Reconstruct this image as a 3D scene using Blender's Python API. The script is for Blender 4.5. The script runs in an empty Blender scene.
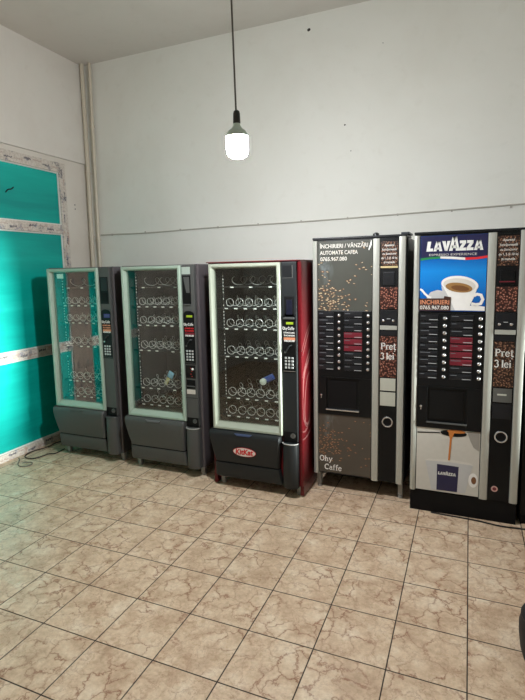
import bpy, bmesh, math, random
from mathutils import Vector, Matrix, noise
random.seed(7)
scene = bpy.context.scene
C = bpy.data.collections.new('room'); scene.collection.children.link(C)
PI = math.pi

# ------------------------------------------------------------------ materials
def lin(c):
    return tuple((x/12.92 if x <= .04045 else ((x+.055)/1.055)**2.4) for x in (v/255 for v in c))
def newmat(name):
    m = bpy.data.materials.new(name); m.use_nodes = True
    nt = m.node_tree; b = nt.nodes['Principled BSDF']
    return m, nt, b
def N(nt, t, **kw):
    n = nt.nodes.new(t)
    for k, v in kw.items():
        if k.startswith('i_'):
            n.inputs[k[2:].replace('_', ' ')].default_value = v
        else: setattr(n, k, v)
    return n
def ramp(nt, stops, src=None, interp='LINEAR'):
    r = nt.nodes.new('ShaderNodeValToRGB'); cr = r.color_ramp; cr.interpolation = interp
    while len(cr.elements) < len(stops): cr.elements.new(.5)
    for e, (p, c) in zip(cr.elements, stops):
        e.position = p; e.color = (*c, 1) if len(c) == 3 else c
    if src is not None: nt.links.new(src, r.inputs[0])
    return r
def mixc(nt, fac, a, b, mode='MIX'):
    m = nt.nodes.new('ShaderNodeMix'); m.data_type = 'RGBA'; m.blend_type = mode
    for sock, v in ((m.inputs[0], fac), (m.inputs[6], a), (m.inputs[7], b)):
        if hasattr(v, 'is_linked'): nt.links.new(v, sock)
        elif isinstance(v, (int, float)): sock.default_value = v
        else: sock.default_value = (*v, 1)
    return m.outputs[2]
def mth(nt, op, a, b=None):
    m = nt.nodes.new('ShaderNodeMath'); m.operation = op
    for s, v in ((m.inputs[0], a), (m.inputs[1], b)):
        if v is None: continue
        if hasattr(v, 'is_linked'): nt.links.new(v, s)
        else: s.default_value = v
    return m.outputs[0]
def coord(nt, scale=(1, 1, 1), loc=(0, 0, 0)):
    t = nt.nodes.new('ShaderNodeTexCoord'); mp = nt.nodes.new('ShaderNodeMapping')
    mp.inputs['Scale'].default_value = scale; mp.inputs['Location'].default_value = loc
    nt.links.new(t.outputs['Object'], mp.inputs[0]); return mp.outputs[0]
def ntex(nt, vec, scale, detail=4, rough=.5, dist=0):
    n = N(nt, 'ShaderNodeTexNoise'); nt.links.new(vec, n.inputs['Vector'])
    n.inputs['Scale'].default_value = scale; n.inputs['Detail'].default_value = detail
    n.inputs['Roughness'].default_value = rough; n.inputs['Distortion'].default_value = dist
    return n.outputs[0]
MATS = {}
def plain(name, rgb, rough=.5, metal=0.0, var=.06, scale=30, spec=.5):
    """simple surface with a little procedural wear"""
    if name in MATS: return MATS[name]
    m, nt, b = newmat(name); c = lin(rgb)
    v = coord(nt); n = ntex(nt, v, scale)
    col = mixc(nt, n, tuple(x*(1-var) for x in c), tuple(min(1, x*(1+var)) for x in c))
    nt.links.new(col, b.inputs['Base Color'])
    b.inputs['Roughness'].default_value = rough; b.inputs['Metallic'].default_value = metal
    b.inputs['Specular IOR Level'].default_value = spec
    MATS[name] = m; return m
def emis(name, rgb, strength):
    m, nt, b = newmat(name); c = lin(rgb)
    b.inputs['Base Color'].default_value = (*c, 1); b.inputs['Emission Color'].default_value = (*c, 1)
    b.inputs['Emission Strength'].default_value = strength; MATS[name] = m; return m

def wall_mat(name, base, dirt, dirt_fac=.35, seed=0):
    m, nt, b = newmat(name); v = coord(nt, loc=(seed, seed*.7, 0))
    n1 = ntex(nt, v, .9, 5, .6, .4); n2 = ntex(nt, v, 7, 6, .65, .3)
    r1 = ramp(nt, [(.42, (0, 0, 0)), (.72, (1, 1, 1))], n1)
    r2 = ramp(nt, [(.56, (0, 0, 0)), (.76, (1, 1, 1))], n2)
    f = mth(nt, 'MULTIPLY', r1.outputs[0], dirt_fac)
    c1 = mixc(nt, f, lin(base), lin(dirt))
    f2 = mth(nt, 'MULTIPLY', r2.outputs[0], .25)
    c2 = mixc(nt, f2, c1, lin(dirt))
    nt.links.new(c2, b.inputs['Base Color']); b.inputs['Roughness'].default_value = .75
    bp = N(nt, 'ShaderNodeBump', i_Strength=.12, i_Distance=.01)
    n3 = ntex(nt, v, 3.5, 8, .6); nt.links.new(n3, bp.inputs['Height']); nt.links.new(bp.outputs[0], b.inputs['Normal'])
    MATS[name] = m; return m
wall_mat('wall_paint', (226, 226, 218), (205, 202, 190), .35)
wall_mat('side_wall_paint', (226, 222, 214), (203, 194, 182), .4, 3)
wall_mat('ceiling_paint', (206, 201, 192), (184, 177, 166), .4, 6)
wall_mat('reveal_paint', (222, 216, 206), (198, 188, 174), .5, 9)

def floor_mat():
    m, nt, b = newmat('floor_tiles'); L = nt.links
    tc = N(nt, 'ShaderNodeTexCoord'); sc = N(nt, 'ShaderNodeVectorMath', operation='SCALE'); sc.inputs['Scale'].default_value = 3.0
    L.new(tc.outputs['Object'], sc.inputs[0])
    fl = N(nt, 'ShaderNodeVectorMath', operation='FLOOR'); L.new(sc.outputs[0], fl.inputs[0])
    fr = N(nt, 'ShaderNodeVectorMath', operation='FRACTION'); L.new(sc.outputs[0], fr.inputs[0])
    wn = N(nt, 'ShaderNodeTexWhiteNoise', noise_dimensions='2D'); L.new(fl.outputs[0], wn.inputs['Vector'])
    wm = N(nt, 'ShaderNodeVectorMath', operation='SCALE'); wm.inputs['Scale'].default_value = 7.0; L.new(wn.outputs['Color'], wm.inputs[0])
    ad = N(nt, 'ShaderNodeVectorMath', operation='ADD'); L.new(sc.outputs[0], ad.inputs[0]); L.new(wm.outputs[0], ad.inputs[1])
    # distorted coordinates for the veins
    nz = N(nt, 'ShaderNodeTexNoise'); nz.inputs['Scale'].default_value = 3.2; nz.inputs['Detail'].default_value = 5; nz.inputs['Roughness'].default_value = .62
    L.new(ad.outputs[0], nz.inputs['Vector'])
    ds = N(nt, 'ShaderNodeVectorMath', operation='SCALE'); ds.inputs['Scale'].default_value = .62; L.new(nz.outputs['Color'], ds.inputs[0])
    dv = N(nt, 'ShaderNodeVectorMath', operation='ADD'); L.new(ad.outputs[0], dv.inputs[0]); L.new(ds.outputs[0], dv.inputs[1])
    vo = N(nt, 'ShaderNodeTexVoronoi', feature='DISTANCE_TO_EDGE', voronoi_dimensions='2D'); vo.inputs['Scale'].default_value = 3.1
    L.new(dv.outputs[0], vo.inputs['Vector'])
    vein = ramp(nt, [(0, (1, 1, 1)), (.018, (.8, .8, .8)), (.06, (.18, .18, .18)), (.16, (0, 0, 0))], vo.outputs['Distance']).outputs[0]
    msk = ramp(nt, [(.40, (0, 0, 0)), (.62, (1, 1, 1))], ntex(nt, ad.outputs[0], 1.7, 2)).outputs[0]
    vein = mth(nt, 'MULTIPLY', vein, mth(nt, 'ADD', mth(nt, 'MULTIPLY', msk, .9), .15))
    vo2 = N(nt, 'ShaderNodeTexVoronoi', feature='DISTANCE_TO_EDGE', voronoi_dimensions='2D'); vo2.inputs['Scale'].default_value = 6.5
    L.new(dv.outputs[0], vo2.inputs['Vector'])
    fine = ramp(nt, [(0, (1, 1, 1)), (.05, (.1, .1, .1)), (.12, (0, 0, 0))], vo2.outputs['Distance']).outputs[0]
    fine = mth(nt, 'MULTIPLY', fine, mth(nt, 'SUBTRACT', 1.0, msk))
    cl = ramp(nt, [(.3, lin((192, 162, 134))), (.5, lin((224, 198, 168))), (.72, lin((246, 228, 202)))], ntex(nt, ad.outputs[0], 2.6, 7, .68)).outputs[0]
    sp = ramp(nt, [(.35, (.80, .78, .74)), (.6, (1, 1, 1))], ntex(nt, ad.outputs[0], 16, 4, .7)).outputs[0]
    cl = mixc(nt, .7, cl, sp, 'MULTIPLY')
    cl = mixc(nt, mth(nt, 'MULTIPLY', vein, .85), cl, lin((142, 92, 68)))
    cl = mixc(nt, mth(nt, 'MULTIPLY', fine, .5), cl, lin((156, 112, 88)))
    # grout: distance to the tile edge
    sx = N(nt, 'ShaderNodeSeparateXYZ'); L.new(fr.outputs[0], sx.inputs[0])
    def edge(s):
        a = mth(nt, 'MINIMUM', s, mth(nt, 'SUBTRACT', 1.0, s)); return a
    e = mth(nt, 'MINIMUM', edge(sx.outputs[0]), edge(sx.outputs[1]))
    g = ramp(nt, [(.0065, (1, 1, 1)), (.0105, (0, 0, 0))], e).outputs[0]
    gn = ramp(nt, [(.4, lin((46, 36, 29))), (.65, lin((24, 20, 17)))], ntex(nt, sc.outputs[0], 1.3, 3)).outputs[0]
    col = mixc(nt, g, cl, gn)
    L.new(col, b.inputs['Base Color'])
    ro = ramp(nt, [(.3, (.22, .22, .22)), (.7, (.42, .42, .42))], ntex(nt, sc.outputs[0], 4, 5)).outputs[0]
    ro = mixc(nt, g, ro, (.9, .9, .9)); L.new(ro, b.inputs['Roughness'])
    bp = N(nt, 'ShaderNodeBump', i_Strength=.5, i_Distance=.003)
    h = mth(nt, 'ADD', mth(nt, 'SUBTRACT', 1.0, g), mth(nt, 'MULTIPLY', ntex(nt, ad.outputs[0], 5, 5), .25))
    L.new(h, bp.inputs['Height']); L.new(bp.outputs[0], b.inputs['Normal'])
    MATS['floor_tiles'] = m
floor_mat()

def teal_mat():
    m, nt, b = newmat('teal_film'); v = coord(nt, (1, .35, 3.2))
    n = ntex(nt, v, 1.6, 4, .55, .3)
    c = ramp(nt, [(.3, lin((0, 150, 142))), (.55, lin((4, 172, 160))), (.75, lin((26, 190, 178)))], n).outputs[0]
    nt.links.new(c, b.inputs['Base Color']); b.inputs['Roughness'].default_value = .38
    b.inputs['Specular IOR Level'].default_value = .35
    bp = N(nt, 'ShaderNodeBump', i_Strength=.15, i_Distance=.01); nt.links.new(n, bp.inputs['Height']); nt.links.new(bp.outputs[0], b.inputs['Normal'])
    MATS['teal_film'] = m
teal_mat()
def tape_mat():
    """white window profile under printed protective film: rows of small blurred marks"""
    m, nt, b = newmat('taped_profile')
    v = coord(nt, (1, 3.2, 3.2)); n1 = ntex(nt, v, 5, 2, .4)
    n2 = ntex(nt, coord(nt), 55, 3, .6); n3 = ntex(nt, coord(nt, loc=(4, 3, 1)), 7, 1)
    mk = mth(nt, 'MULTIPLY', ramp(nt, [(.56, (0, 0, 0)), (.60, (1, 1, 1))], n1).outputs[0], ramp(nt, [(.45, (0, 0, 0)), (.55, (1, 1, 1))], n2).outputs[0])
    ink = ramp(nt, [(.4, lin((50, 50, 70))), (.5, lin((60, 90, 140))), (.6, lin((170, 120, 90)))], n3).outputs[0]
    base = ramp(nt, [(.35, lin((190, 180, 168))), (.6, lin((214, 206, 196)))], n2).outputs[0]
    nt.links.new(mixc(nt, mth(nt, 'MULTIPLY', mk, .6), base, ink), b.inputs['Base Color'])
    b.inputs['Roughness'].default_value = .4; MATS['taped_profile'] = m
tape_mat()

def xz(nt, vec):
    sp = N(nt, 'ShaderNodeSeparateXYZ'); nt.links.new(vec, sp.inputs[0]); cb = N(nt, 'ShaderNodeCombineXYZ')
    nt.links.new(sp.outputs[0], cb.inputs[0]); nt.links.new(sp.outputs[2], cb.inputs[1]); return cb.outputs[0]
def beans_mat(name, dark, mid, light, scale=62):
    m, nt, b = newmat(name); v = coord(nt)
    nz = N(nt, 'ShaderNodeTexNoise'); nz.inputs['Scale'].default_value = 35; nt.links.new(v, nz.inputs['Vector'])
    ds = N(nt, 'ShaderNodeVectorMath', operation='SCALE'); ds.inputs['Scale'].default_value = .016; nt.links.new(nz.outputs['Color'], ds.inputs[0])
    ad = N(nt, 'ShaderNodeVectorMath', operation='ADD'); nt.links.new(v, ad.inputs[0]); nt.links.new(ds.outputs[0], ad.inputs[1])
    vo = N(nt, 'ShaderNodeTexVoronoi', voronoi_dimensions='2D'); vo.inputs['Scale'].default_value = scale; nt.links.new(xz(nt, ad.outputs[0]), vo.inputs['Vector'])
    c = ramp(nt, [(0, light), (.16, mid), (.42, dark), (.62, tuple(x*.2 for x in dark))], vo.outputs['Distance']).outputs[0]
    bw = N(nt, 'ShaderNodeSeparateColor'); nt.links.new(vo.outputs['Color'], bw.inputs[0])
    c = mixc(nt, mth(nt, 'MULTIPLY', bw.outputs[0], .6), c, dark)
    nt.links.new(c, b.inputs['Base Color']); b.inputs['Roughness'].default_value = .3; MATS[name] = m
beans_mat('bean_print', lin((58, 28, 22)), lin((150, 84, 64)), lin((250, 220, 200)), 60)
beans_mat('bean_print_dim', lin((48, 28, 20)), lin((130, 88, 64)), lin((220, 190, 160)), 68)

def scatter_poster(name, base, glow, x0, z0, rx, rz, scale, smoke):
    """printed poster: dark metallic grey with beans thrown across it, dense about (x0,z0)"""
    m, nt, b = newmat(name); v = coord(nt)
    sx = N(nt, 'ShaderNodeSeparateXYZ'); nt.links.new(v, sx.inputs[0])
    dx = mth(nt, 'DIVIDE', mth(nt, 'SUBTRACT', sx.outputs[0], x0), rx); dz = mth(nt, 'DIVIDE', mth(nt, 'SUBTRACT', sx.outputs[2], z0), rz)
    d = mth(nt, 'SQRT', mth(nt, 'ADD', mth(nt, 'MULTIPLY', dx, dx), mth(nt, 'MULTIPLY', dz, dz)))
    dens = ramp(nt, [(0, (1, 1, 1)), (.42, (.95, .95, .95)), (.62, (.35, .35, .35)), (1, (.07, .07, .07))], d).outputs[0]
    dist = N(nt, 'ShaderNodeTexNoise'); dist.inputs['Scale'].default_value = 20; nt.links.new(v, dist.inputs['Vector'])
    ds = N(nt, 'ShaderNodeVectorMath', operation='SCALE'); ds.inputs['Scale'].default_value = .03; nt.links.new(dist.outputs['Color'], ds.inputs[0])
    ad = N(nt, 'ShaderNodeVectorMath', operation='ADD'); nt.links.new(v, ad.inputs[0]); nt.links.new(ds.outputs[0], ad.inputs[1])
    st = N(nt, 'ShaderNodeMapping'); st.inputs['Rotation'].default_value = (0, .5, 0); st.inputs['Scale'].default_value = (.6, 1, 1.25); nt.links.new(ad.outputs[0], st.inputs[0])
    vo = N(nt, 'ShaderNodeTexVoronoi', voronoi_dimensions='2D'); vo.inputs['Scale'].default_value = scale; nt.links.new(xz(nt, st.outputs[0]), vo.inputs['Vector'])
    sc = N(nt, 'ShaderNodeSeparateColor'); nt.links.new(vo.outputs['Color'], sc.inputs[0])
    on = mth(nt, 'LESS_THAN', sc.outputs[0], mth(nt, 'MULTIPLY', dens, .9))
    body = ramp(nt, [(.36, (1, 1, 1)), (.5, (0, 0, 0))], vo.outputs['Distance']).outputs[0]
    bean = mth(nt, 'MULTIPLY', on, body)
    bc = ramp(nt, [(0, glow), (.14, tuple(x*.5 for x in glow)), (.34, lin((74, 52, 34)))], vo.outputs['Distance']).outputs[0]
    bc = mixc(nt, mth(nt, 'MULTIPLY', sc.outputs[1], .45), bc, lin((110, 66, 42)))
    bg = mixc(nt, ntex(nt, v, 4, 3), tuple(x*.75 for x in base), tuple(x*1.25 for x in base))
    w = ntex(nt, coord(nt, (2.6, 1, .8)), 5, 4, .6, 1.2)
    wx = ramp(nt, [(smoke[0], (0, 0, 0)), (smoke[0]+.05, (1, 1, 1)), (smoke[1], (0, 0, 0))], sx.outputs[0]).outputs[0]
    wz = ramp(nt, [(0, (0, 0, 0)), (.5, (1, 1, 1)), (1, (0, 0, 0))], mth(nt, 'DIVIDE', mth(nt, 'SUBTRACT', sx.outputs[2], smoke[2]), smoke[3]-smoke[2])).outputs[0]
    wf = mth(nt, 'MULTIPLY', mth(nt, 'MULTIPLY', wx, wz), ramp(nt, [(.42, (0, 0, 0)), (.7, (.8, .8, .8))], w).outputs[0])
    bg = mixc(nt, wf, bg, lin((150, 165, 168)))
    nt.links.new(mixc(nt, bean, bg, bc), b.inputs['Base Color'])
    b.inputs['Roughness'].default_value = .22; b.inputs['Coat Weight'].default_value = .3; MATS[name] = m
scatter_poster('bean_cascade_print', lin((72, 73, 67)), lin((246, 228, 190)), .02, 1.53, .42, .22, 56, (.03, .17, 1.62, 1.95))
scatter_poster('dark_bean_print', lin((70, 64, 56)), lin((200, 160, 126)), .03, .38, .34, .17, 60, (.08, .22, .38, .66))

def blue_mat():
    m, nt, b = newmat('blue_print'); v = coord(nt); sx = N(nt, 'ShaderNodeSeparateXYZ'); nt.links.new(v, sx.inputs[0])
    f = mth(nt, 'DIVIDE', mth(nt, 'SUBTRACT', sx.outputs[2], 1.47), .36)
    c = ramp(nt, [(0, lin((10, 66, 140))), (.45, lin((10, 110, 190))), (.75, lin((14, 128, 205))), (1, lin((8, 84, 160)))], f).outputs[0]
    nt.links.new(c, b.inputs['Base Color']); b.inputs['Roughness'].default_value = .25; MATS['blue_print'] = m
blue_mat()
def glass_mat(name, tint=(1, 1, 1), ior=1.9):
    m = bpy.data.materials.new(name); m.use_nodes = True; nt = m.node_tree; nt.nodes.clear()
    o = N(nt, 'ShaderNodeOutputMaterial'); mx = N(nt, 'ShaderNodeMixShader'); t = N(nt, 'ShaderNodeBsdfTransparent'); g = N(nt, 'ShaderNodeBsdfGlossy')
    t.inputs[0].default_value = (*tint, 1); g.inputs['Roughness'].default_value = 0.0; g.inputs[0].default_value = (1, 1, 1, 1)
    f = N(nt, 'ShaderNodeFresnel'); ge = N(nt, 'ShaderNodeNewGeometry')
    io = mth(nt, 'ADD', mth(nt, 'MULTIPLY', ge.outputs['Backfacing'], 1/ior-ior), ior); nt.links.new(io, f.inputs[0])
    nt.links.new(f.outputs[0], mx.inputs[0]); nt.links.new(t.outputs[0], mx.inputs[1]); nt.links.new(g.outputs[0], mx.inputs[2]); nt.links.new(mx.outputs[0], o.inputs[0])
    MATS[name] = m
glass_mat('display_glass', (.92, .95, .93), 1.65)

P = plain
P('charcoal', (76, 77, 75), .45, spec=.35); P('charcoal_side', (78, 73, 75), .38); P('black_plastic', (14, 15, 16), .34, spec=.22); P('soft_black', (32, 35, 36), .42, spec=.3)
P('void_black', (9, 9, 10), .6, spec=.2); P('interior', (34, 35, 33), .6, spec=.2); P('tray', (30, 31, 31), .6, spec=.2)
P('sage_frame', (156, 174, 158), .35); P('pale_frame', (152, 158, 142), .35); P('chrome', (205, 205, 205), .22, .9)
P('coil_wire', (222, 222, 218), .35, .15, .01); P('tag_white', (245, 245, 240), .5, 0, .02); P('foot_grey', (150, 150, 146), .45, .3)
P('red_body', (88, 10, 18), .3, spec=.35); P('streak_grey', (124, 76, 74), .35); P('handle_highlight_grey', (104, 106, 110), .3); P('silver', (176, 177, 168), .33, .35, .05, 60)
P('dark_blue_side', (26, 32, 38), .35); P('label_dark', (26, 27, 30), .34, spec=.3); P('label_red', (104, 24, 38), .34); P('label_line', (170, 172, 172), .4)
P('tiny_print', (96, 100, 104), .5); P('white_print', (216, 216, 210), .4, 0, .01); P('navy_print', (30, 30, 66), .28); P('green_print', (20, 120, 66), .4); P('red_print', (200, 36, 42), .4)
P('cup_white', (228, 226, 220), .35); P('cup_shade', (188, 188, 186), .35); P('cup_inner', (206, 202, 192), .35); P('coffee', (150, 112, 66), .3); P('coffee_dark', (112, 74, 42), .3)
P('paper_grey', (196, 192, 182), .3); P('paper_grey_dark', (150, 146, 138), .3); P('stream', (186, 112, 50), .35); P('label_silver', (176, 190, 180), .3, .3)
P('pipe_paint', (206, 198, 180), .5); P('cable_black', (20, 20, 20), .45); P('cord_grey', (92, 88, 80), .5); P('cable_white', (176, 172, 160), .5)
P('socket_black', (34, 36, 34), .4); P('bulb_shell', (196, 214, 202), .35); P('rim_highlight_grey', (170, 170, 166), .4); P('purple_label', (60, 52, 120), .4); P('orange_print', (206, 136, 100), .4)
P('square_pale', (176, 176, 162), .4); P('square_dark', (84, 84, 80), .35); P('pink_sticker', (200, 160, 150), .5); P('gold_bar', (196, 176, 130), .35, .3)
P('pad_blue', (50, 80, 150), .3); P('disc_white', (220, 226, 214), .35); P('pad_pale_blue', (140, 190, 214), .3); P('pad_yellow', (206, 196, 130), .4); P('rubber', (22, 22, 23), .6)
P('sill_white', (226, 226, 220), .35); P('brown_film', (150, 132, 120), .5, 0, .25, 14); P('brown_dark', (60, 34, 26), .4); P('lining_reflection_grey', (72, 72, 68), .6, spec=.2); P('deep_navy', (18, 20, 38), .3); P('film_ink', (70, 70, 86), .4); P('film_tint', (176, 150, 138), .4); P('hole', (40, 36, 32), .8); P('key_metal', (182, 186, 184), .35, .2); P('label_and_highlight_blue', (60, 76, 110), .4); P('cap_dark', (22, 24, 26), .35, spec=.3)
emis('lcd_green', (140, 165, 30), .12); emis('led_red', (150, 40, 30), .15)
emis('bulb_light', (249, 251, 255), 800.0)

# ------------------------------------------------------------------ mesh helpers
def BM(): return bmesh.new()
def box(bm, x0, x1, y0, y1, z0, z1, bev=0, seg=2):
    vs = [bm.verts.new((x, y, z)) for x in (x0, x1) for y in (y0, y1) for z in (z0, z1)]
    f = [bm.faces.new([vs[i] for i in q]) for q in ((0, 1, 3, 2), (4, 6, 7, 5), (0, 4, 5, 1), (2, 3, 7, 6), (0, 2, 6, 4), (1, 5, 7, 3))]
    if bev:
        es = list({e for g in f for e in g.edges})
        bmesh.ops.bevel(bm, geom=es, offset=bev, segments=seg, affect='EDGES', profile=.6)
    return bm
def prism(bm, pts, y0, y1):
    """outline in (x,z), extruded along y"""
    a = [bm.verts.new((x, y0, z)) for x, z in pts]; b = [bm.verts.new((x, y1, z)) for x, z in pts]
    n = len(pts); bm.faces.new(a); bm.faces.new(b[::-1])
    for i in range(n): bm.faces.new((a[i], b[i], b[(i+1) % n], a[(i+1) % n]))
    return bm
def tube(bm, pts, r, seg=8, cap=True):
    pts = [Vector(p) for p in pts]; rings = []; up = None
    for i, p in enumerate(pts):
        t = (pts[min(i+1, len(pts)-1)] - pts[max(i-1, 0)]).normalized()
        if up is None:
            up = Vector((0, 0, 1)) if abs(t.z) < .9 else Vector((1, 0, 0))
        s = t.cross(up).normalized(); up = s.cross(t).normalized()
        rr = r[i] if isinstance(r, (list, tuple)) else r
        rings.append([bm.verts.new(p + (s*math.cos(a) + up*math.sin(a))*rr) for a in (2*PI*k/seg for k in range(seg))])
    for a, b in zip(rings, rings[1:]):
        for k in range(seg): bm.faces.new((a[k], a[(k+1) % seg], b[(k+1) % seg], b[k]))
    if cap: bm.faces.new(rings[0][::-1]); bm.faces.new(rings[-1])
    return bm
def lathe(bm, prof, c=(0, 0, 0), axis='z', seg=32):
    rings = []
    for r, h in prof:
        ring = []
        for k in range(seg):
            a = 2*PI*k/seg; u, v = r*math.cos(a), r*math.sin(a)
            p = (u, v, h) if axis == 'z' else (u, h, v)
            ring.append(bm.verts.new((c[0]+p[0], c[1]+p[1], c[2]+p[2])))
        rings.append(ring)
    for a, b in zip(rings, rings[1:]):
        for k in range(seg): bm.faces.new((a[k], a[(k+1) % seg], b[(k+1) % seg], b[k]))
    bm.faces.new(rings[0]); bm.faces.new(rings[-1])
    return bm
def disc_pts(cx, cz, rx, rz, n=40, rot=0):
    out = []
    for k in range(n):
        a = 2*PI*k/n; u, v = rx*math.cos(a), rz*math.sin(a)
        out.append((cx+u*math.cos(rot)-v*math.sin(rot), cz+u*math.sin(rot)+v*math.cos(rot)))
    return out
def smooth_path(pts, n=8):
    pts = [Vector(p) for p in pts]; out = []
    for i in range(len(pts)-1):
        p0, p1, p2, p3 = pts[max(i-1, 0)], pts[i], pts[i+1], pts[min(i+2, len(pts)-1)]
        for k in range(n):
            t = k/n; out.append(.5*((2*p1)+(p2-p0)*t+(2*p0-5*p1+4*p2-p3)*t*t+(3*p1-p0-3*p2+p3)*t**3))
    out.append(pts[-1]); return out
def obj(name, bm, mat, parent=None, loc=None, smooth=False):
    bmesh.ops.recalc_face_normals(bm, faces=bm.faces)
    me = bpy.data.meshes.new(name); bm.to_mesh(me); bm.free()
    me.materials.append(MATS[mat])
    if smooth:
        me.polygons.foreach_set('use_smooth', [True]*len(me.polygons))
        me.set_sharp_from_angle(angle=math.radians(35))
    o = bpy.data.objects.new(name, me); C.objects.link(o)
    if parent: o.parent = parent
    if loc: o.location = loc
    return o
def thing(name, label, cat, loc, group=None):
    o = bpy.data.objects.new(name, None); C.objects.link(o); o.location = loc; o.empty_display_size = .1
    o['label'] = label; o['category'] = cat
    if group: o['group'] = group
    return o
def tag(o, label, cat, group=None):
    o['label'] = label; o['category'] = cat
    if group: o['group'] = group
    return o
def struct(o): o['kind'] = 'structure'; return o
def lab(o, s): o['label'] = s; return o
def bx(name, mat, parent, x0, x1, y0, y1, z0, z1, bev=.002, label=None):
    o = obj(name, box(BM(), x0, x1, y0, y1, z0, z1, bev), mat, parent)
    if label: o['label'] = label
    return o
def text(name, body, mat, parent, x, y, z, h, bold=0, width=None, align='LEFT', shear=0, rot=0, depth=.0006, tilt=0):
    """raised lettering in the x-z plane facing -y; h = capital height"""
    cu = bpy.data.curves.new(name, 'FONT'); cu.body = body; cu.size = h/.72; cu.extrude = depth; cu.offset = bold; cu.align_x = align; cu.shear = shear
    cu.resolution_u = 3
    t = bpy.data.objects.new(name, cu); C.objects.link(t); bpy.context.view_layer.update()
    me = bpy.data.meshes.new_from_object(t.evaluated_get(bpy.context.evaluated_depsgraph_get()))
    C.objects.unlink(t); bpy.data.objects.remove(t); bpy.data.curves.remove(cu)
    xs = [v.co.x for v in me.vertices]; s = 1.0
    if width: s = width/(max(xs)-min(xs))
    for v in me.vertices:
        X, Y, Z = v.co.x*s, v.co.y, v.co.z
        v.co = Vector((X*math.cos(rot)-Y*math.sin(rot), -Z + tilt*Y, X*math.sin(rot)+Y*math.cos(rot)))
    me.name = name; me.materials.clear(); me.materials.append(MATS[mat])
    o = bpy.data.objects.new(name, me); C.objects.link(o); o.parent = parent; o.location = (x, y, z)
    return o
def ribbon(bm, pts, w, y0, y1):
    """flat stroke of width w along a polyline in (x,z)"""
    pts = [Vector(p) for p in pts]; L, R = [], []
    for i, p in enumerate(pts):
        t = (pts[min(i+1, len(pts)-1)] - pts[max(i-1, 0)]).normalized(); n = Vector((-t.y, t.x))*w/2
        L.append(p+n); R.append(p-n)
    for i in range(len(pts)-1):
        prism(bm, [tuple(L[i]), tuple(L[i+1]), tuple(R[i+1]), tuple(R[i])], y0, y1)
def arc(cx, cz, rx, rz, a0, a1, n=12):
    return [(cx+rx*math.cos(math.radians(a0+(a1-a0)*k/n)), cz+rz*math.sin(math.radians(a0+(a1-a0)*k/n))) for k in range(n+1)]
# slab-serif glyphs, cap height 1: list of (stroke points, width), advance
SW = .17
GLYPH = {
 'P': ([([(.2, 0), (.2, 1)], SW), ([(.2, .93)] + arc(.42, .72, .26, .21, 90, -90) + [(.2, .51)], .12), ([(.05, .03), (.38, .03)], .07), ([(.05, .97), (.3, .97)], .07)], .78),
 'r': ([([(.18, 0), (.18, .66)], SW), ([(.2, .45)] + arc(.4, .45, .18, .18, 160, 55), .11), ([(.04, .03), (.34, .03)], .07), ([(.04, .63), (.2, .63)], .07)], .56),
 'e': ([(arc(.3, .33, .24, .31, 5, 330), .12), ([(.1, .37), (.52, .37)], .08)], .62),
 't': ([([(.2, .9), (.2, .2)] + arc(.34, .17, .14, .14, 180, 320), .14), ([(.04, .64), (.42, .64)], .08)], .48),
 'ț': ([([(.2, .9), (.2, .2)] + arc(.34, .17, .14, .14, 180, 320), .14), ([(.04, .64), (.42, .64)], .08), ([(.28, -.12), (.2, -.3)], .1)], .5),
 '3': ([(arc(.28, .74, .22, .2, 150, -90), .13), (arc(.28, .29, .25, .27, 90, -150), .14)], .64),
 'l': ([([(.18, 0), (.18, 1)], SW), ([(.04, .03), (.33, .03)], .07), ([(.04, .97), (.2, .97)], .07)], .38),
 'i': ([([(.18, 0), (.18, .66)], SW), ([(.04, .03), (.33, .03)], .07), ([(.04, .63), (.2, .63)], .07), ([(.1, .9), (.26, .9)], .16)], .38),
 'O': ([(arc(.42, .5, .34, .44, 0, 360, 20), .17)], .86),
 'h': ([([(.18, 0), (.18, 1)], SW), ([(.2, .45)] + arc(.38, .42, .17, .2, 150, 0) + [(.55, .03)], .13), ([(.04, .03), (.33, .03)], .07), ([(.42, .03), (.7, .03)], .07), ([(.04, .97), (.2, .97)], .07)], .74),
 'y': ([([(.1, .64), (.33, .1)], .14), ([(.58, .64), (.33, .08), (.22, -.18), (.08, -.22)], .12), ([(.0, .65), (.24, .65)], .07), ([(.46, .65), (.7, .65)], .07)], .68),
 'C': ([(arc(.42, .5, .34, .44, 45, 315, 18), .17), ([(.7, .98), (.7, .68)], .07)], .82),
 'a': ([(arc(.27, .22, .19, .18, 0, 360, 14), .12), ([(.1, .58), (.3, .64), (.46, .52), (.46, .03), (.6, .03)], .13)], .64),
 'f': ([([(.18, 0), (.18, .8)] + arc(.34, .8, .16, .16, 180, 50), .14), ([(.03, .62), (.44, .62)], .08), ([(.04, .03), (.34, .03)], .07)], .48),
 ' ': ([], .3)}
def serif_text(name, body, mat, parent, x, y, z, h, wscale=1.0):
    bm = BM(); cx = 0
    for ch in body:
        st, adv = GLYPH[ch]
        for pts, w in st:
            ribbon(bm, [(cx+px*h*wscale, pz*h) for px, pz in pts], w*h, -.0006, .0006)
        cx += adv*h*wscale
    o = obj(name, bm, mat, parent, (x, y, z)); return o
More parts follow.
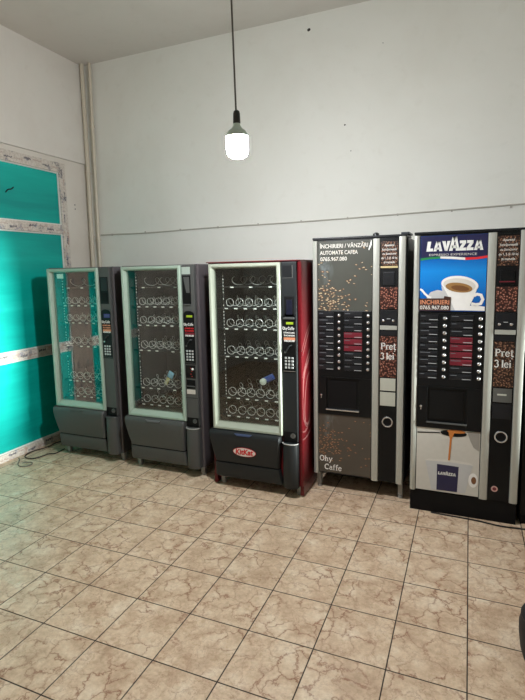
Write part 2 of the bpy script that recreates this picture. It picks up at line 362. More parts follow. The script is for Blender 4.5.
def brand_lettering(name, mat, parent, x, y, z, h, w, big=1.42):
    """heavy block capitals with a taller centre A"""
    bm = BM(); cx = 0
    def put(polys, adv, s=1.0):
        nonlocal cx
        for poly in polys: prism(bm, [(cx+px, pz*s) for px, pz in poly], -.0006, .0006)
        cx += adv
    Lp = [[(0, 0), (.62, 0), (.66, .3), (.36, .3), (.46, 1), (.12, 1)]]
    def A(s=1): return [[(0, 0), (.3*s, 0), (.5*s, 1), (.28*s, 1)], [(.28*s, 1), (.62*s, 1), (.5*s, .62), (.42*s, .62)], [(.5*s, 1), (.62*s, 1), (.86*s, 0), (.56*s, 0)], [(.2*s, .18), (.66*s, .18), (.6*s, .38), (.25*s, .38)]]
    V = [[(0, 1), (.32, 1), (.42, .35), (.38, 0), (.26, 0)], [(.26, 0), (.5, 0), (.78, 1), (.48, 1), (.4, .35)]]
    Z = [[(.04, .72), (.62, .72), (.62, 1), (.04, 1)], [(0, 0), (.64, 0), (.64, .28), (0, .28)], [(0, .25), (.32, .25), (.64, .75), (.3, .75)]]
    put(Lp, .68); put(A(), .84); put(V, .66); put(A(1.15), .96, big); put(Z, .68); put(Z, .68); put(A(), .86)
    tot = cx
    for v in bm.verts: v.co.x *= w/tot; v.co.z *= h
    return obj(name, bm, mat, parent, (x, y, z))
def flat(name, pts, mat, parent, y, th=.0006, label=None):
    o = obj(name, prism(BM(), pts, y-th, y+th), mat, parent)
    if label: o['label'] = label
    return o

# ------------------------------------------------------------------ the room
XL, YB, ZC, XR, YF = -4.095, 1.275, 4.065, 2.0, -5.2
o = struct(obj('floor', box(BM(), -4.3, XR+.15, YF-.15, YB+.15, -.1, 0), 'floor_tiles'))
struct(obj('ceiling', box(BM(), -4.3, XR+.15, YF-.15, YB+.15, ZC, ZC+.1), 'ceiling_paint'))
wb = struct(obj('wall_back', box(BM(), -4.3, XR+.15, YB, YB+.15, 0, ZC), 'wall_paint'))
struct(obj('wall_front', box(BM(), -4.3, XR+.15, YF-.15, YF, 0, ZC), 'wall_paint'))
# small plug holes and chips in the back wall
for x, z, r in ((-1.462, 3.935, .017), (-1.129, 3.065, .009), (-1.073, 2.832, .005), (-.796, 3.70, .004), (.33, 3.35, .006)):
    obj('hole', prism(BM(), [(x+px*1.0, z+pz) for px, pz in ((r, 0), (r*.6, r*.8), (-r*.3, r*.7), (-r, .1*r), (-r*.5, -r*.8), (r*.5, -r*.7))], YB-.0012, YB+.001), 'hole', wb)
# left wall: lintel part standing forward, recessed part with the shop window
WZ0, WZ1, WY0, WY1 = 0.0, 2.95, -1.75, .90
bm = BM(); box(bm, -4.3, XL, YF-.15, YB+.15, 3.005, ZC); struct(obj('wall_left', bm, 'side_wall_paint'))
bm = BM(); box(bm, -4.3, -4.127, WY1, YB+.15, 0, 3.005); box(bm, -4.3, -4.127, WY0, WY1, WZ1, 3.005); box(bm, -4.3, XL, YF-.15, WY0, 0, 3.005)
wl = struct(obj('wall_left_recess', bm, 'reveal_paint'))
for z in (2.54, 2.495):
    bm = BM(); lathe(bm, [(.007, -.001), (.007, .001)], (0, 0, 0), 'z', 10)
    h = obj('screw_hole', bm, 'hole', wl, (-4.1265, 1.063, z)); h.rotation_euler = (0, PI/2, 0)
# right wall with an open doorway
bm = BM(); box(bm, XR, XR+.15, YF-.15, -1.0, 0, ZC); box(bm, XR, XR+.15, .35, YB+.15, 0, ZC); box(bm, XR, XR+.15, -1.0, .35, 2.12, ZC)
struct(obj('wall_right', bm, 'side_wall_paint'))
bm = BM(); box(bm, XR-.01, XR+.16, -1.06, -1.0, 0, 2.18, .004); box(bm, XR-.01, XR+.16, .35, .41, 0, 2.18, .004); box(bm, XR-.01, XR+.16, -1.0, .35, 2.12, 2.18, .004)
struct(obj('door_1', bm, 'sill_white'))

# shop window in the left wall: taped white profiles, teal film behind the panes
win = struct(thing('window_1', '', '', (0, 0, 0))); del win['label']; del win['category']
XF0, XF1 = -4.126, -4.085
def stile(name, y0, y1, z0, z1):
    return bx(name, 'taped_profile', win, XF0, XF1, y0, y1, z0, z1, .006)
stile('frame_stile', .818, .905, 0, 2.948)
bx('frame_mullion', 'brown_film', win, XF0, XF1, -.66, -.35, 0, 2.948, .006)
stile('frame_stile', WY0, WY0+.1, 0, 2.948)
MY = ((-.35, .818), (WY0+.1, -.66))
for y0, y1 in MY:
    for nm, z0, z1 in (('frame_head', 2.845, 2.948), ('frame_transom', 2.205, 2.298), ('frame_rail', .945, 1.035), ('frame_sill', 0, .075)):
        stile(nm, y0, y1, z0, z1)
    for z0, z1 in ((.075, .945), (1.035, 2.205), (2.298, 2.845)):
        bx('pane', 'teal_film', win, -4.125, -4.115, y0, y1, z0, z1, 0)
        bm = BM(); w = .012
        for a in ((y0, y0+w, z0, z1), (y1-w, y1, z0, z1), (y0+w, y1-w, z0, z0+w), (y0+w, y1-w, z1-w, z1)):
            box(bm, -4.115, -4.098, *a, .003, 1)
        obj('glazing_bead', bm, 'sill_white', win)
o = obj('tape_scrap', tube(BM(), smooth_path([(-4.113, .15, 2.555), (-4.111, .18, 2.585), (-4.110, .21, 2.590), (-4.113, .245, 2.615)], 4), .006, 6), 'cable_black', win)

def film_print(y0, y1, z0, z1, horiz):
    for ink, ph in (('film_ink', 0), ('film_tint', 1)):
        bm = BM(); a, b = (y0, y1) if horiz else (z0, z1); c0 = ((z0+z1)/2 if horiz else (y0+y1)/2); k = 0
        s = a+.03
        while s < b-.10:
            if k % 2 == ph:
                u = s
                while u < s+(.085 if ph == 0 else .10):
                    wd = random.uniform(.004, .011); hh = random.uniform(.005, .013) if ph == 0 else random.uniform(.002, .006); off = random.uniform(-.004, .004)+(.014 if (k//2) % 2 else -.010)
                    q = (u, u+wd, c0+off-hh, c0+off+hh) if horiz else (c0+off-hh, c0+off+hh, u, u+wd)
                    box(bm, XF1-.0002, XF1+.0006, *q); u += wd+random.uniform(.002, .005)
            s += .115; k += 1
        obj('film_marks', bm, ink, win)
film_print(.818, .905, 0, 2.94, False); film_print(-.49, -.37, 0, 2.94, False); film_print(-.64, -.52, 0, 2.94, False)
for y0, y1 in MY:
    for z0, z1 in ((2.845, 2.948), (2.205, 2.298), (.945, 1.035), (0, .075)): film_print(y0, y1, z0, z1, True)

# heating pipes up the corner, cable clipped along the back wall
def pipe(name, label, pts, r, clips):
    t = thing(name, label, 'pipe', (0, 0, 0))
    obj('tube', tube(BM(), smooth_path(pts, 6), r, 14), 'pipe_paint', t, smooth=True)
    for (x, y, z) in clips:
        bm = BM(); lathe(bm, [(r+.007, -.012), (r+.007, .012)], (x, y, z), 'z', 16); box(bm, x-.008, x+.008, y, YB-.0005, z-.006, z+.006)
        obj('pipe_clip', bm, 'pipe_paint', t, smooth=True)
    return t
pipe('heating_pipe', 'cream painted pipe nearest the window wall, rising up the room corner', [(-4.052, 1.225, 0.001), (-4.060, 1.225, 1.8), (-4.050, 1.225, 3.2), (-4.050, 1.225, 4.064)], .023, [(-4.052, 1.225, 2.9), (-4.06, 1.225, 2.2), (-4.05, 1.225, .9)])
pipe('heating_pipe', 'thinner cream pipe just right of the corner pipe, holding the cable end', [(-3.965, 1.24, 0.001), (-3.975, 1.24, 1.9), (-3.965, 1.24, 3.2), (-3.955, 1.24, 4.064)], .017, [(-3.975, 1.24, 2.16), (-3.965, 1.24, 3.4), (-3.97, 1.24, 1.0)])
bm = BM(); tube(bm, smooth_path([(-3.955, 1.262, 2.215), (-3.3, 1.264, 2.208), (-2.6, 1.264, 2.221), (-1.56, 1.264, 2.226), (-.6, 1.264, 2.242), (.35, 1.264, 2.262), (1.99, 1.264, 2.30)], 6), .0065, 6)
for k in range(13):
    x = -3.8+k*.45; z = 2.213+.0085*(x+3.9); box(bm, x-.006, x+.006, 1.2585, 1.2745, z-.012, z+.008)
tag(obj('wall_cable', bm, 'cable_white', smooth=True), 'thin pale cable clipped straight across the back wall above the machines', 'cable')

# pendant bulb
bu = Vector((-1.2225, -.8413, 2.5045))
t = thing('pendant_bulb', 'bright white bulb hanging on a long cord from the ceiling', 'lamp', (bu.x, bu.y, ZC))
dz = bu.z-ZC
bm = BM(); tube(bm, smooth_path([(-.030, .01, 0), (-.022, .006, -.5), (-.012, .002, -1.0), (-.0025, 0, dz+.10)], 10), .0052, 8); obj('cord', bm, 'cord_grey', t, smooth=True)
bm = BM(); lathe(bm, [(.03, 0), (.045, -.004), (.04, -.03), (.012, -.045), (.0055, -.05)], (-.030, .01, 0), 'z', 24); obj('ceiling_rose', bm, 'socket_black', t, smooth=True)
bm = BM(); lathe(bm, [(.006, .118), (.015, .112), (.0185, .100), (.0195, .055), (.019, .048)], (0, 0, dz), 'z', 28); obj('lamp_socket', bm, 'socket_black', t, smooth=True)
bm = BM(); lathe(bm, [(.0175, .058), (.0185, .040), (.030, .022), (.046, .010), (.056, -.004), (.0595, -.018), (.0595, -.022)], (0, 0, dz), 'z', 36); obj('bulb_collar', bm, 'bulb_shell', t, smooth=True)
bm = BM(); lathe(bm, [(.0585, -.022), (.0588, -.085), (.056, -.105), (.047, -.120), (.03, -.129), (.004, -.132)], (0, 0, dz), 'z', 36); obj('bulb_diffuser', bm, 'bulb_light', t, smooth=True)

# ------------------------------------------------------------------ snack machines
SHELVES = ((1.650, (.18, .345, .51), .034), (1.480, (.125, .21, .293, .377, .460), .031), (1.315, (.125, .21, .293, .377, .460), .031),
           (1.088, (.125, .21, .293, .377, .460), .034), (.743, (.125, .21, .293, .375, .460), .034), (.590, (.122, .21, .293, .376, .458), .033))
def helix(r, depth, turns, seg=22, wide=False):
    pts = []; n = int(turns*seg)
    for k in range(n+1):
        a = 2*PI*k/seg + PI*.5; s = 1.35 if wide else 1.0
        fl = 0 if wide else seg; y = .012*min(1, k/seg) if not wide else 0; y += depth*max(0, k-fl)/max(1, n-fl)
        pts.append((r*s*math.cos(a), y, r*math.sin(a)))
    bm = BM(); tube(bm, pts, .0024, 5); return bm
COIL = {}
def snack_machine(label, loc, c):
    m = thing('snack_vending_machine', label, 'vending machine', loc, 'snack vending machines along the wall')
    W, H, D = .785, 1.835, .80
    # cabinet: sides, back, top, floor, inner walls round the display space
    bm = BM()
    box(bm, 0, .03, .03, D, .09, H, .006); box(bm, .755, W, .012, D, .09, H, .010)
    box(bm, .028, .757, .05, D-.001, H-.035, H-.001, .002); box(bm, .028, .757, .02, D-.002, .09, .54, .002)
    box(bm, .028, .757, D-.03, D, .1, H-.02)
    obj('cabinet', bm, c['side'], m)
    bm = BM(); box(bm, .028, .045, .04, .62, .54, H-.035); box(bm, .628, .70, .04, .62, .54, H-.035); box(bm, .045, .628, .60, .62, .54, H-.035)
    box(bm, .045, .628, .04, .60, H-.05, H-.036); box(bm, .045, .628, .04, .60, .541, .552)
    obj('display_lining', bm, 'interior' if c['kind'] == 'black' else 'lining_reflection_grey', m)  # lighter lining on the grey machines stands in for a reflection in the glass
    # door column
    if c.get('stripe'):
        bx('roof_cap', c['side'], m, 0, W, .0, D, H, H+.008, .003)
    x0, x1, z0, z1 = .032, .632, .500, H-.008
    bm = BM(); w = .026; iw = .036
    ring = [(0, -.022), (.006, -.030), (w-.006, -.030), (w, -.026), (iw, .004), (iw, .03), (0, .03)]
    corners = ((x0, z0, 1, 1), (x1, z0, -1, 1), (x1, z1, -1, -1), (x0, z1, 1, -1)); R = []
    for cx, cz, sx, sz in corners: R.append([bm.verts.new((cx+sx*d, y, cz+sz*d*(1.55 if (sz == 1 and d > w) else 1))) for d, y in ring])
    for k in range(4):
        a, b = R[k], R[(k+1) % 4]
        for j in range(len(ring)): bm.faces.new((a[j], a[(j+1) % len(ring)], b[(j+1) % len(ring)], b[j]))
    obj('display_frame', bm, c['frame'], m)
    bx('glass_pane', 'display_glass', m, x0+iw-.004, x1-iw+.004, .006, .010, z0+.06, z1-iw+.004, 0)
    # shelves
    for zi, xs, r in SHELVES:
        sh = bx('shelf', 'tray', m, .046, .627, .085, .59, zi-.012, zi-.002, .001)
        big = len(xs) == 3
        for x in xs + ((.545,) if not big else ()):
            key = (r, big)
            if key not in COIL:
                s = obj('spiral', helix(r, .40, 3.4 if not big else 2.4, wide=big), 'coil_wire', sh, smooth=True); COIL[key] = s.data
            else:
                s = bpy.data.objects.new('spiral', COIL[key]); C.objects.link(s); s.parent = sh
            s.location = (x+.025, .10, zi+r+.008); s.rotation_euler = (0, random.uniform(-.25, .25), 0)
            if x == .545: s.scale = (1, 1, 1)
            if random.random() < .93:
                bx('price_tag', 'tag_white', sh, x-.012, x+.016, .081, .0845, zi-.013, zi-.003, 0)
            if zi > 1.2 and zi < 1.6 and c.get('pins'):
                bx('spiral_pin', 'tag_white', sh, x-.004, x+.004, .30, .304, zi+.06, zi+.085, 0)
    # perforated rack rail on the left of the display space
    ra = bx('rack_rail', 'tray', m, .088, .104, .10, .112, .56, 1.76, .001)
    bm = BM()
    for k in range(44):
        z = .60+k*.0262
        if (k*7) % 11 not in (3, 6): box(bm, .0925, .0995, .0985, .0995, z, z+.011)
    obj('rail_slots', bm, 'tag_white', ra)
    # right hand control column
    pc = bx('control_panel', c['panel'], m, .636, .753, -.012, .05, .455, H-.006, .006)
    yf = -.0125
    if c['kind'] == 'silver':
        bx('top_label', 'label_silver', pc, .641, .722, yf-.003, yf, 1.752, 1.812, .001, 'silver label')
        bx('recess', 'black_plastic', pc, .645, .722, yf-.002, yf+.001, 1.50, 1.742, .002)
        bx('recess_shelf', c['panel'], pc, .648, .72, yf-.010, yf-.001, 1.497, 1.507, .002)
        bm = BM(); prism(bm, [(.655, 1.73), (.712, 1.73), (.712, 1.60), (.68, 1.60)], yf-.0035, yf-.002); obj('bill_guide', bm, 'charcoal', pc)
    elif c['kind'] == 'dark':
        bx('recess', 'black_plastic', pc, .645, .735, yf-.002, yf+.001, 1.50, 1.742, .002)
        bx('bill_guide', 'soft_black', pc, .66, .73, yf-.006, yf-.0015, 1.62, 1.735, .002)
        bx('bill_slot', 'void_black', pc, .665, .725, yf-.004, yf-.0018, 1.52, 1.60, .001)
    else:
        bx('top_window', 'cap_dark', pc, .648, .722, yf-.003, yf, 1.715, 1.805, .002)
        bx('window_edge', 'chrome', pc, .724, .727, yf-.003, yf, 1.715, 1.805, .0005)
        bx('window_edge', 'charcoal', pc, .645, .73, yf-.004, yf, 1.708, 1.713, .0005)
        bx('bill_slot', 'void_black', pc, .66, .735, yf-.003, yf, 1.425, 1.575, .003)
        bx('bill_guide', 'deep_navy', pc, .675, .722, yf-.006, yf-.0028, 1.44, 1.55, .002)
        bx('bill_lip', 'charcoal', pc, .652, .738, yf-.014, yf, 1.405, 1.420, .003)
    # dark insert with the rounded top
    pts = [(.643, 1.0), (.745, 1.0), (.745, 1.42)] + arc(.694, 1.42, .051, .03, 0, 180, 10)
    obj('keypad_plate', prism(BM(), pts, yf-.003, yf), 'black_plastic', pc)
    y2 = yf-.0032
    if c['kind'] == 'dark':
        bx('purple_label', 'purple_label', pc, .672, .738, y2-.001, y2, 1.375, 1.408, 0, 'purple label')
        bx('display_screen', 'label_and_highlight_blue', pc, .68, .73, y2-.0016, y2-.001, 1.387, 1.398, 0)
    else:
        zd = 1.405 if c['kind'] == 'silver' else 1.375
        bx('display_screen', 'lcd_green', pc, .672, .728, y2-.0015, y2, zd-.009, zd+.009, .0005, 'lit green display')
    serif_text('lettering', 'Ohy Caffe', 'white_print', pc, .643, y2-.0006, 1.325, .023, .72)
    tx = 'red_print' if c['kind'] == 'silver' else ('orange_print' if c['kind'] == 'dark' else 'white_print')
    text('lettering', 'AUTOMATE CAFEA', tx, pc, .650, y2-.0006, 1.298, .012, width=.09, bold=.0006)
    text('lettering', 'ÎNCHIRIERI', tx, pc, .655, y2-.0006, 1.277, .011, width=.085, bold=.0006)
    bx('price_label', 'orange_print' if c['kind'] != 'silver' else 'label_red', pc, .652, .742, y2-.001, y2, 1.248, 1.268, 0)
    text('lettering', '0765.967.080', 'white_print', pc, .656, y2-.002, 1.236, .013, width=.083, bold=.0008)
    bm = BM(); tube(bm, [(.665, y2, 1.155), (.68, y2-.012, 1.175), (.70, y2-.012, 1.205), (.715, y2, 1.21)], .005, 6); obj('coin_lever', bm, 'soft_black', pc, smooth=True)
    bm = BM(); lathe(bm, [(.008, 0), (.008, -.004), (.003, -.005)], (.662, y2, 1.155), 'y', 16); obj('reject_button', bm, 'chrome' if c['kind'] == 'dark' else 'charcoal', pc, smooth=True)
    kd = None
    for r in range(4):
        for q in range(3):
            x, z = .668+q*.026, 1.112-r*.0245
            if kd is None:
                k = obj('key', box(BM(), -.0085, .0085, -.006, 0, -.008, .008, .003), 'key_metal', pc); kd = k.data
            else:
                k = bpy.data.objects.new('key', kd); C.objects.link(k); k.parent = pc
            k.location = (x, y2, z)
    bx('keypad_edge', 'chrome' if c['kind'] == 'black' else 'charcoal', pc, .645, .742, y2-.001, y2, 1.008, 1.012, 0)
    if c['kind'] == 'silver':
        bx('coin_mechanism', 'black_plastic', pc, .645, .738, yf-.003, yf, .878, .990, .002)
        for q, z in enumerate((.965, .94, .915, .895)): bx('status_led', 'led_red', pc, .69+.01*(q % 2), .70+.01*(q % 2), yf-.004, yf-.003, z-.003, z+.003, 0)
        bm = BM(); lathe(bm, [(.010, 0), (.010, -.004), (.004, -.006)], (.713, yf-.003, .958), 'y', 16); obj('coin_button', bm, 'tag_white', pc, smooth=True)
        bx('coin_tray', 'void_black', pc, .648, .732, yf-.003, yf, .79, .865, .002)
        bx('coin_tray_lip', 'charcoal', pc, .65, .73, yf-.010, yf-.002, .805, .815, .002)
        bx('instruction_label', 'paper_grey', pc, .648, .730, yf-.002, yf, .742, .780, 0, 'white paper label')
        bx('door_seam', 'void_black', pc, .637, .752, yf-.0006, yf+.001, .706, .709, 0)
    bx('return_niche', 'void_black', m, .638, .750, -.013, .03, .458, .535, .002)
    bm = BM(); lathe(bm, [(.020, 0), (.020, -.004), (.015, -.005), (.013, -.002)], (.715, -.013, .505), 'y', 22); obj('door_lock', bm, 'charcoal' if c['kind'] != 'black' else 'square_dark', m, smooth=True)
    # bulging coin cup column
    bm = BM(); prof = [(.632+.061-.061*math.cos(a), -.012-.042*math.sin(a)) for a in (PI*k/14 for k in range(15))]
    lv = [(.088, .84), (.10, 1), (.435, 1), (.447, .92)]; rings = []
    for z, s in lv: rings.append([bm.verts.new((.693+(x-.693)*(.98 if s < 1 else 1), -.012+(y+.012)*s, z)) for x, y in prof] + [bm.verts.new((.754, .03, z)), bm.verts.new((.632, .03, z))])
    n = len(rings[0])
    for a, b in zip(rings, rings[1:]):
        for k in range(n): bm.faces.new((a[k], a[(k+1) % n], b[(k+1) % n], b[k]))
    bm.faces.new(rings[0]); bm.faces.new(rings[-1])
    cup = obj('coin_return_cup', bm, c['flap'], m, smooth=True)
    bm = BM(); tube(bm, [(x, y-.001, .446) for x, y in prof], .0045, 6); obj('cup_rim_highlight', bm, c['rim'], cup, smooth=True)  # where pale grey, this strip paints a highlight along the cup's top edge
    # delivery flap and base panel (lofts)
    def loft(rows):
        bm = BM(); R = []
        for z, y, xa, xb, yb in rows:
            R.append([bm.verts.new(p) for p in ((xa, y+.012, z), (xa+.012, y, z), (xb-.012, y, z), (xb, y+.012, z), (xb, yb, z), (xa, yb, z))])
        for a, b in zip(R, R[1:]):
            for k in range(6): bm.faces.new((a[k], a[(k+1) % 6], b[(k+1) % 6], b[k]))
        bm.faces.new(R[0][::-1]); bm.faces.new(R[-1]); return bm
    fl = obj('delivery_flap', loft([(.228, -.022, .040, .600, .03), (.30, -.038, .026, .606, .03), (.40, -.054, .010, .616, .03), (.455, -.060, .004, .622, .03), (.476, -.058, .004, .622, .03), (.492, -.046, .006, .620, .03), (.497, -.03, .01, .618, .03)]), c['flap'], m, smooth=True)
    bm = BM(); prism(bm, [(.24, .488), (.26, .472), (.37, .472), (.39, .488)], -.066, -.056)
    obj('flap_handle', bm, c['handle'], fl)  # lip tinted lighter than the flap on two machines, a painted highlight
    bx('flap_slot', 'void_black', m, .045, .600, -.012, .03, .214, .230, .001)
    obj('base_panel', loft([(.094, -.012, .040, .628, .03), (.105, -.018, .036, .630, .03), (.20, -.024, .036, .606, .03), (.216, -.024, .038, .604, .03)]), c['flap'], m, smooth=True)
    if c.get('logo'):
        ty = -.0485; tl = .155
        bm = BM(); prism(bm, disc_pts(0, 0, .100, .040, 44), -.0008, .0008); lo = obj('logo_badge', bm, 'red_print', fl, (.316, ty, .336)); lo.rotation_euler = (math.atan(tl), 0, 0)
        bm = BM(); prism(bm, disc_pts(0, 0, .095, .0365, 44), -.0016, -.0004); obj('badge_field', bm, 'white_print', lo)
        text('lettering', 'KitKat', 'red_print', lo, -.080, -.0022, -.022, .047, bold=.0024, width=.156, shear=.22, rot=.03)
    for x in (.045, .715):
        for y in (.06, D-.08):
            bm = BM(); box(bm, x, x+.035, y, y+.045, 0.018, .095, .003); lathe(bm, [(.02, 0), (.021, .004), (.021, .016), (.012, .02)], (x+.0175, y+.022, 0), 'z', 18)
            obj('foot', bm, 'foot_grey', m)
    if c.get('stripe'):
        # red cheek below the cabinet at the left and white-grey swirls printed on the right side
        bx('side_skirt', 'red_body', m, .0, .028, .03, .10, .012, .095, .002); bx('side_skirt', 'red_body', m, .757, W, .03, D, .012, .095, .002)
        S = lambda pts, w: obj('side_swirl', swirl(BM(), pts, w, W), 'streak_grey', m)
        S([(.123, 1.158), (.17, 1.215), (.24, 1.285), (.31, 1.335), (.42, 1.39)], .012); S([(.146, 1.124), (.20, 1.19), (.27, 1.262), (.33, 1.308), (.44, 1.36)], .016)
        S([(.141, .956), (.18, 1.01), (.25, 1.08), (.33, 1.15), (.45, 1.22)], .018)
        S([(.15, .80), (.16, .92), (.20, 1.0), (.28, 1.06), (.36, 1.11)], .03)
        S([(.31, .97), (.25, .93), (.20, .80), (.185, .66), (.22, .575), (.28, .57), (.315, .62), (.33, .76)], .020)
        S([(.14, .80), (.15, .66), (.18, .60), (.25, .545), (.33, .56)], .016)
        S([(.127, .537), (.19, .525), (.26, .54), (.34, .585)], .016); S([(.125, .474), (.20, .468), (.29, .485), (.38, .53)], .016)
    return m
def swirl(bm, pts, w, W):
    sp = smooth_path([(a, b, 0) for a, b in pts], 6)
    L, R = [], []
    for i, p in enumerate(sp):
        t = (sp[min(i+1, len(sp)-1)] - sp[max(i-1, 0)]).normalized(); n = Vector((-t.y, t.x, 0))*w/2*(.35+.65*math.sin(PI*min(1, max(.05, i/(len(sp)-1)))))
        L.append(p+n); R.append(p-n)
    dy = .117
    for i in range(len(sp)-1):
        q = [L[i], L[i+1], R[i+1], R[i]]
        a = [bm.verts.new((W-.0008, v.x-dy, v.y)) for v in q]; b = [bm.verts.new((W+.0010, v.x-dy, v.y)) for v in q]
        bm.faces.new(a); bm.faces.new(b[::-1])
        for k in range(4): bm.faces.new((a[k], b[k], b[(k+1) % 4], a[(k+1) % 4]))
    return bm

grey = dict(side='charcoal_side', frame='sage_frame', panel='charcoal', flap='charcoal', rim='charcoal', handle='charcoal')
m1 = snack_machine('grey snack machine in the corner beside the teal window, blank dark bill recess', (-3.775, .24, 0), dict(grey, kind='dark'))
m2 = snack_machine('grey snack machine between the corner one and the red one, silver label at top', (-2.881, .20, 0), dict(grey, kind='silver', rim='rim_highlight_grey', handle='handle_highlight_grey'))
m3 = snack_machine('red and black snack machine with an oval red and white badge on its flap', (-1.970, .117, 0), dict(side='red_body', frame='pale_frame', panel='soft_black', flap='soft_black', rim='rim_highlight_grey', handle='label_and_highlight_blue', kind='black', stripe=True, logo=True, pins=True))
bx('label_card', 'tag_white', m1, .118, .196, .0115, .0125, 1.735, 1.778, 0, 'small white card inside the glass')

# small coloured shapes set among the coils
t = thing('blue_white_form', 'blue and white rounded packet in the red machine, above the fifth shelf', 'form', (-1.975+.405, .117+.20, .744))
def pillow(bm, cx, cz, w, h, th, rot, y=0):
    n = 10; g = {}
    for s in (1, -1):
        for i in range(n+1):
            for j in range(n+1):
                u, v = i/n*2-1, j/n*2-1; d = th*max(0, (1-u**4)*(1-v**4))**.6*s
                if abs(u) == 1 or abs(v) == 1:
                    if s == -1: g[(s, i, j)] = g[(1, i, j)]; continue
                    d = 0
                X, Z = u*w/2*(1-.05*abs(v)**3), v*h/2
                g[(s, i, j)] = bm.verts.new((cx+X*math.cos(rot)-Z*math.sin(rot), y+d, cz+X*math.sin(rot)+Z*math.cos(rot)))
    for s in (1, -1):
        for i in range(n):
            for j in range(n):
                q = (g[(s, i, j)], g[(s, i+1, j)], g[(s, i+1, j+1)], g[(s, i, j+1)]); bm.faces.new(q if s == 1 else q[::-1])
    return bm
obj('blue_pad', pillow(BM(), .035, .145, .11, .055, .016, .5), 'pad_blue', t, smooth=True)
bm = BM(); lathe(bm, [(.026, .0), (.028, -.004), (.028, -.02), (.018, -.024), (.006, -.025)], (.0, -.016, .125), 'y', 26); obj('white_disc', bm, 'disc_white', t, smooth=True)
bm = BM(); tube(bm, [(-.043, -.01, .0), (-.043, -.01, .06), (-.035, -.012, .112)], [.008, .008, .008], 10); obj('stalk', bm, 'soft_black', t, smooth=True)
t = thing('blue_yellow_form', 'pale blue and yellow pouch leaning in the middle grey machine, fifth shelf', 'form', (-2.881+.36, .20+.17, .745))
obj('pad', pillow(BM(), .01, .105, .06, .065, .014, -.5), 'pad_pale_blue', t, smooth=True)
obj('lower_pad', pillow(BM(), -.03, .045, .035, .075, .012, -.6), 'pad_yellow', t, smooth=True)

